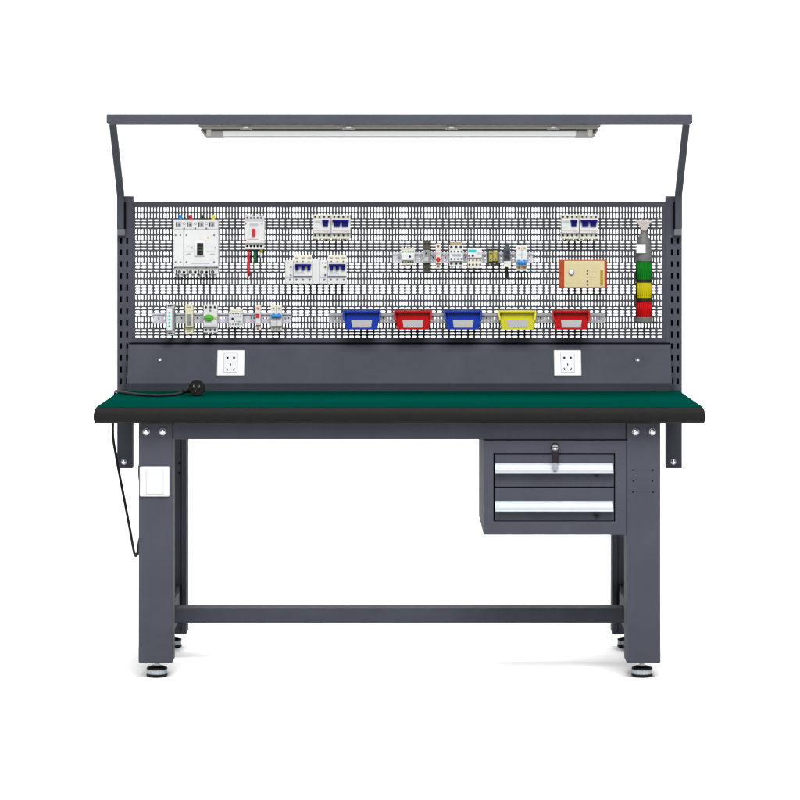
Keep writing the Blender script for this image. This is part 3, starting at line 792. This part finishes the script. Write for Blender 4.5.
t = dev('energy_meter', 189.2, 333.6, yf, 'narrow cream meter module with grey display', 'meter')
m = MB('cream_plastic'); m.pbox(185, 304.6, 193.2, 311, yf + .01, YR, .001); m.pbox(185.4, 311.1, 193.0, 327.2, yf, YR, .001); m.pbox(185, 327.3, 193.2, 333.6, yf + .01, YR, .001)
m.use('terminal_grey').pbox(187.4, 306.8, 191.2, 307.5, yf + .0096, yf + .02, .0002); m.pbox(187.4, 331, 191.2, 331.7, yf + .0096, yf + .02, .0002)
m.build('meter_body', t)
m = MB('lcd_grey'); m.pbox(186.6, 314, 191.4, 325.6, yf - .0008, yf + .004, .0004); m.use('terminal_grey').pbox(189, 321.4, 190.6, 323.8, yf - .0011, yf + .002, 0); m.build('display', t)

t = dev('motor_starter', 210.5, 333, yf, 'white three-pole motor starter with green oval knob on lower left rail', 'motor starter')
m = MB('breaker_white'); m.pbox(203.6, 304.8, 217.4, 310.4, yf + .01, YR, .001); m.pbox(203.4, 310.5, 217.4, 326.8, yf, YR, .001); m.pbox(203.6, 326.9, 217.4, 332.6, yf + .01, YR, .001)
m.use('seam_grey').pbox(204, 325.6, 217, 326, yf - .0003, yf + .01, 0); m.use('print_pale').pbox(205, 322, 212, 322.5, yf - .0003, yf + .01, 0)
m.use('breaker_white')
for px in (206, 210.4, 214.8): m.pbox(px - 1.5, 332.7, px + 1.5, 334, yf + .02, YR, .0006)
m.use('terminal_grey').dot(210.3, 310.6, 1.0, yf + .006, .008)
m.build('starter_body', t)
m = MB('leaf_green'); m.lathe([(5 / S(yf), -.001), (5 / S(yf), .004), (4.2 / S(yf), .007)], (X(208.8, yf), yf, Z(317.6, yf)), 'y', 28, sy=.66); m.box(X(206, yf), X(211.4, yf), yf - .010, yf - .006, Z(318.2, yf), Z(317, yf), .0006); m.build('knob', t)
m = MB('wire_yellow'); m.pbox(214.2, 317, 217, 319, yf - .0012, yf + .004, .0004); m.build('tab', t)
dots('terminal', 'terminal_dark', t, [(px, py) for py in (307.2, 330) for px in (206, 210.4, 214.8)], 1.2, yf + .0096)

yf = 0.745
t = dev('contactor', 236, 327.6, yf, 'small white contactor with tiny terminal dots on lower left rail', 'contactor')
m = MB('breaker_white'); m.pbox(228.8, 311.6, 242.8, 327.4, yf, YR, .001); m.use('cream_plastic').pbox(229.6, 309.2, 242.4, 311.5, yf + .01, YR, .001)
m.use('mint_dot').pbox(238, 321, 240.4, 322.4, yf - .0003, yf + .01, 0)
m.use('print_pale').pbox(234.6, 316.4, 240.6, 317, yf - .0003, yf + .01, 0)
m.build('contactor_body', t)
dots('terminal', 'terminal_grey', t, [(230.2 + 2.75 * k, py) for py in (313.4, 324.2) for k in range(5)], .8, yf)
dots('terminal', 'terminal_grey', t, [(237, 321.2), (234.6, 321.2), (240.4, 316)], .6, yf); dots('indicator', 'navy_dot', t, [(232.6, 318.8)], 1.3, yf)

t = dev('fuse_holder', 258, 330.6, yf, 'slim white fuse module with square red flag on lower left rail', 'fuse holder')
m = MB('blush_plastic'); m.pbox(255.4, 305.8, 260.8, 311, yf + .008, YR, .001); m.use('breaker_white').pbox(255.6, 311.1, 260.6, 325, yf, YR, .001); m.use('blush_plastic').pbox(255.4, 325.1, 260.8, 330.6, yf + .008, YR, .001)
m.use('print_pink').pbox(256.2, 323.2, 260, 323.8, yf - .0003, yf + .01, 0); m.build('module_body', t)
m = MB('red_button'); m.pbox(255.9, 313.6, 259.6, 317.8, yf - .002, yf + .003, .0006); m.build('flag', t)
dots('terminal', 'orange_screw', t, [(258, 308.4)], 1.2, yf + .0076); dots('terminal', 'brown_screw', t, [(258, 328.6)], 1.2, yf + .0076)

# ---- hopper bins on the long rail
def bin_(px, mm, label):
    yF, yB = 0.724, 0.7885
    t = thing('storage_bin', (X(px, yF), yB, Z(329.8, yF)), label, 'storage bin', 'small hopper bins on the rail')
    s = S(yF); W = 18.4 / s; w = 16.0 / s           # half widths: top, foot
    zt0, zb0_ = Z(310.8, yB), Z(329.8, yF)
    zf = Z(319.4, yF); th = .0016
    H = zt0 - zb0_
    def hw(z): return w + (W - w) * min(1, max(0, (z - zb0_) / H))
    x0 = X(px, yF)
    m = MB(mm)
    # sides: back is full height, mouth slopes down to the lip
    side = [(yB, zb0_), (yB, zt0), (yF + .030, zt0), (yF + .006, zf + .008), (yF, zf), (yF + .004, zb0_)]
    for sx in (-1, 1):
        n = len(side)
        vs = [(x0 + sx * hw(z), y, z) for y, z in side] + [(x0 + sx * (hw(z) - th), y, z) for y, z in side]
        fs = [list(range(n)), list(range(n, 2 * n))[::-1]] + [[i, n + i, n + (i + 1) % n, (i + 1) % n] for i in range(n)]
        if sx < 0: fs = [f[::-1] for f in fs]
        m.add(vs, fs)
        # thick rolled rim along the mouth
        rim = [(yB - .002, zt0), (yF + .030, zt0), (yF + .006, zf + .008), (yF - .0003, zf + .0005), (yF - .0003, zf - .004)]
        m.tube([(x0 + sx * (hw(z) + .0005), y, z) for y, z in rim], .0026, 8)
    a, b_ = hw(zb0_), hw(zf)
    m.add([(x0 - a, yF + .004, zb0_), (x0 + a, yF + .004, zb0_), (x0 + b_, yF, zf), (x0 - b_, yF, zf),
           (x0 - a, yF + .006, zb0_), (x0 + a, yF + .006, zb0_), (x0 + b_, yF + .002, zf), (x0 - b_, yF + .002, zf)],
          [[0, 1, 2, 3], [7, 6, 5, 4], [3, 2, 6, 7], [0, 4, 5, 1], [0, 3, 7, 4], [1, 5, 6, 2]])
    m.box(x0 - w, x0 + w, yF + .006, yB, zb0_, zb0_ + .0016)
    m.box(x0 - w + .001, x0 + w - .001, yB - .002, yB - .0004, zb0_ + .0016, zt0)
    for sx in (-1, 1): m.add([(x0 + sx * (w - .001), yB - .0012, zb0_ + .0016), (x0 + sx * (W - .0008), yB - .0012, zt0), (x0 + sx * (w - .001), yB - .0012, zt0)], [[0, 1, 2]])
    m.tube([(x0 - W, yB - .002, zt0), (x0 + W, yB - .002, zt0)], .002, 8)
    m.box(x0 - W + .002, x0 + W - .002, yB - .016, yB - .0025, zt0 - .0018, zt0 + .0004)  # ledge added at the top back to shade the bin's inside
    m.box(x0 - W + .002, x0 + W - .002, yB - .0175, yB - .016, zt0 - .0035, zt0 + .0004)
    m.build('bin_body', t)
    m = MB('label_card')
    zl0, zl1_ = Z(327.6, yF), Z(319.9, yF); f = lambda z: yF + .004 * (zf - z) / (zf - zb0_) - .0006
    pa, pb = 10.4 / s, 9.4 / s
    m.add([(x0 - pb, f(zl0), zl0), (x0 + pb, f(zl0), zl0), (x0 + pa, f(zl1_), zl1_), (x0 - pa, f(zl1_), zl1_),
           (x0 - pb, f(zl0) + .0005, zl0), (x0 + pb, f(zl0) + .0005, zl0), (x0 + pa, f(zl1_) + .0005, zl1_), (x0 - pa, f(zl1_) + .0005, zl1_)],
          [[0, 1, 2, 3], [7, 6, 5, 4], [3, 2, 6, 7], [0, 4, 5, 1], [0, 3, 7, 4], [1, 5, 6, 2]])
    m.build('label_card', t)
bin_(361.6, 'bin_blue', 'blue hopper bin at the left end of the long rail, outermost of five')
bin_(413.0, 'bin_red', 'red hopper bin hanging between the two blue bins')
bin_(463.2, 'bin_blue', 'blue hopper bin in the middle, between the red and yellow bins')
bin_(517.4, 'bin_yellow', 'yellow hopper bin with grey card on the long rail')
bin_(571.4, 'bin_red', 'red hopper bin at the right end of the long rail, below the orange box')

# ---- orange box with ivory face
yf = 0.752
t = thing('control_box', loc_px(583, 288, yf), 'orange control box with ivory face plate and white knob', 'control box')
m = MB('orange_case'); m.pbox(559.2, 259.8, 606.6, 287.6, yf + .002, PB, .0012); m.build('case', t)
m = MB('ivory_face'); m.pbox(564.2, 260.8, 604.4, 287.2, yf, yf + .004, .0006)
m.use('print_pale')
for py in (265, 268.4): m.pbox(567, py, 598, py + .25, yf - .0003, yf + .002, 0)
m.use('tan_screw').pbox(589, 271.6, 597.5, 271.9, yf - .0003, yf + .002, 0); m.pbox(589, 277.4, 595, 277.7, yf - .0003, yf + .002, 0); m.pbox(566.6, 283.4, 582, 283.7, yf - .0003, yf + .002, 0)
m.build('face_plate', t)
m = MB('print_grey'); m.dot(571.4, 272.6, 3.1, yf, .001); m.use('white_plastic').dot(571.3, 272.2, 2.5, yf - .001, .006); m.build('knob', t)
dots('indicator', 'terminal_dark', t, [(587.4, 270.8), (587.4, 273.9), (587.4, 281.4), (587.4, 284.6)], .95, yf); dots('indicator', 'terminal_grey', t, [(587.4, 277.6)], .6, yf)
m = MB('amber_tag'); m.pbox(600.2, 269.6, 603.2, 285.4, yf - .001, yf + .002, .0004)
m.use('brown_screw')
for k in range(5): m.pbox(600.8, 271 + 2.9 * k, 602.6, 272.2 + 2.9 * k, yf - .0013, yf, 0)
m.build('tag', t)

# ---- stacked signal tower hung upside down
yc = 0.768; xc = X(643.8, yc); sc_ = S(yc)
t = thing('signal_tower', (xc, yc, Z(322, yc)), 'upside-down signal tower with green, yellow and red lenses', 'signal light')
def seg(name, mm, y0, y1, r, extra=None, n=32):
    m = MB(mm); h0, h1 = Z(y1, yc), Z(y0, yc); R = r / sc_
    m.lathe([(R * .97, 0), (R, .0012), (R, h1 - h0 - .0012), (R * .97, h1 - h0)], (xc, yc, h0), 'z', n)
    if extra: extra(m, h0, h1, R)
    return m.build(name, t)
def ribs(m, h0, h1, R):
    for k in range(24):
        a = 2 * PI * k / 24
        m.tube([(xc + R * math.cos(a), yc + R * math.sin(a), h0 + .004), (xc + R * math.cos(a), yc + R * math.sin(a), h1 - .004)], .0011, 6)
    m.use('seal_dark')
    for sx in (-1, 1):
        a = -PI / 2 + sx * 1.22
        m.tube([(xc + (R + .0006) * math.cos(a), yc + (R + .0006) * math.sin(a), h0), (xc + (R + .0006) * math.cos(a), yc + (R + .0006) * math.sin(a), h1)], .0030, 6)
        a = -PI / 2 + sx * .82
        m.lathe([(.0022, -.001), (.0022, .001)], (xc + R * math.cos(a), yc + R * math.sin(a), h0 + .010), 'y', 8)
seg('end_cap', 'tower_grey', 317, 322, 8.7)
seg('lens', 'lens_red', 301.4, 316.9, 7.9, ribs); seg('seal_ring', 'seal_dark', 298.4, 301.3, 8.3)
seg('lens', 'lens_yellow', 282.4, 298.3, 7.9, ribs); seg('seal_ring', 'seal_dark', 279.4, 282.3, 8.3)
seg('lens', 'lens_green', 261.0, 279.3, 7.9, ribs)
m = MB('tower_grey'); h0 = Z(260.9, yc); q = lambda py: Z(py, yc) - h0
m.lathe([(8.3 / sc_, 0), (8.4 / sc_, .002), (8.4 / sc_, q(251)), (7.4 / sc_, q(249.6)), (6.6 / sc_, q(242)), (4.8 / sc_, q(236)), (3.6 / sc_, q(233.6)), (3.4 / sc_, q(230))], (xc, yc, h0), 'z', 32)
tb = m.build('tower_base', t)
m = MB('white_plastic'); m.pbox(636.4, 244.2, 645.6, 253.2, yc - .0292, yc - .026, .0004, ref=yc - .029); m.build('label_card', tb)
m = MB('bracket_beige')
za, zb2 = Z(230, yc), Z(219.6, yc)
m.prism_y([(xc - 2.8 / sc_, za), (xc + 2.8 / sc_, za), (xc + 4.2 / sc_, Z(226, yc)), (xc + 7.6 / sc_, Z(221.4, yc)), (xc + 6.6 / sc_, zb2), (xc + 3.2 / sc_, Z(220.6, yc)), (xc, zb2), (xc - 3.2 / sc_, Z(220.6, yc)), (xc - 6.6 / sc_, zb2), (xc - 7.6 / sc_, Z(221.4, yc)), (xc - 4.2 / sc_, Z(226, yc))], yc - .010, yc + .012)
m.use('tower_grey').pbox(640.6, 223, 647, 223.5, yc - .0104, yc, 0)
m.use('bracket_beige').box(xc - .008, xc + .008, yc + .012, PB, Z(228, yc), Z(223, yc), .001)
m.build('bracket', t)

# ------------------------------------------------------------------ power cord lying on the mat
cord = thing('power_cord', (X(197, .70), .70, ZT + .002), 'black power cord with round three-pin plug lying on the green mat', 'power cord')
zm = ZT + .0022
def catmull(P, n=10):
    P = [Vector(p) for p in P]; out = []
    for i in range(len(P) - 1):
        p0, p1, p2, p3 = P[max(i - 1, 0)], P[i], P[i + 1], P[min(i + 2, len(P) - 1)]
        for k in range(n):
            u = k / n
            out.append(0.5 * ((2 * p1) + (-p0 + p2) * u + (2 * p0 - 5 * p1 + 4 * p2 - p3) * u * u + (-p0 + 3 * p1 - 3 * p2 + p3) * u ** 3))
    out.append(P[-1]); return out
yp = .50
def onmat(px, py):               # cord axis lying on the mat, seen at this photo position
    y = KF * (CAMZ - zm - .004) / (py - HY) - CAMD
    return (X(px, y), y, zm + .004)
pts = [(X(188, yp), yp + .012, zm + .016), (X(181, yp), yp - .002, zm + .009), onmat(172, 394.9), onmat(158, 395.7), onmat(145, 395.2), onmat(132, 393.9), onmat(122, 392.3), onmat(116.6, 391.1),
       (-.9035, .742, ZT - .001), (-.9055, .742, ZT - .02), (X(112.8, .74), .74, Z(432, .74)), (X(116.4, .70), .70, Z(458, .70)), (X(124.4, .62), .62, Z(500, .62)), (X(130.4, .52), .52, Z(532, .52)), (X(133.2, .46), .46, Z(548, .46)), (X(134.6, .43), .43, Z(554, .43)),
       (X(136.0, .42), .42, Z(556, .42)), (X(137.4, .41), .41, Z(553, .41)), (X(139, .38), .38, Z(542, .38)), (X(144, .33), .33, Z(515, .33)), (-.79, .30, .60), (-.765, .28, .66), (-.757, .28, .69)]
m = MB('black_rubber'); m.tube(catmull(pts), .0046, 10); m.build('cord', cord)
m = MB('black_rubber')
pc = Vector((X(197, yp), yp, zm + .0262)); R = 8.3 / S(yp)
# round plug head facing the viewer
m.lathe([(R * .86, -.016), (R * .97, -.010), (R, 0), (R, .008), (R * .95, .012), (R * .90, .0125), (R * .88, .0115)], tuple(pc), 'y', 28, sy=.97)
m.tube([pc + Vector((-R * .8, .008, -.006)), pc + Vector((-R * 1.15, .008, -.008)), pc + Vector((-R * 1.5, .002, -.0105)), pc + Vector((-R * 1.75, -.002, -.0135))], .01, 14, [.0125, .010, .0072, .0048])
m.build('plug', cord)
m = MB('zinc')
for dx_, dz in ((-.0085, .005), (.0085, .005), (-.004, -.011)):
    m.box(pc.x + dx_ - .0012, pc.x + dx_ + .0012, pc.y - .028, pc.y - .010, pc.z + dz - .003, pc.z + dz + .003, .0005)
m.build('pin', cord)

# ------------------------------------------------------------------ light, camera
w = bpy.data.worlds.new('World'); sc.world = w; w.use_nodes = True
bg = w.node_tree.nodes['Background']; bg.inputs['Color'].default_value = (0.985, 0.99, 1, 1); bg.inputs['Strength'].default_value = 0.33
def area(name, loc, target, sx, sy, power):
    L = bpy.data.lights.new(name, 'AREA'); L.shape = 'RECTANGLE'; L.size = sx; L.size_y = sy; L.energy = power
    o = bpy.data.objects.new(name, L); COL.objects.link(o); o.location = loc
    o.rotation_euler = (Vector(target) - Vector(loc)).to_track_quat('-Z', 'Y').to_euler()
    return o
area('softbox_key', (0.7, -3.5, 5.2), (0, 0.5, 0.8), 3.4, 2.4, 560)
area('softbox_fill', (-1.4, -5.2, 3.6), (0, 0.5, 0.8), 1.6, 1.6, 150)
area('backdrop_wash', (0, 2.9, 5.6), (0, 1.9, 0.0), 6.0, 1.6, 580)
area('backdrop_wash', (0, 0.2, 6.4), (0, 4.8, 2.2), 6.0, 1.0, 60)

cam = bpy.data.cameras.new('Camera'); co = bpy.data.objects.new('Camera', cam); COL.objects.link(co)
co.location = (0.0015, -CAMD, CAMZ); co.rotation_euler = (PI / 2, 0, 0)
cam.sensor_width = 36; cam.lens = 36 * KF / 800; cam.shift_y = (HY - 400) / 800; cam.clip_end = 200
cam.shift_x = 0.0
sc.camera = co
vs_ = sc.view_settings
vs_.view_transform = 'Standard'; vs_.look = 'None'; vs_.exposure = 0; vs_.gamma = 1
sc.cycles.max_bounces = 8
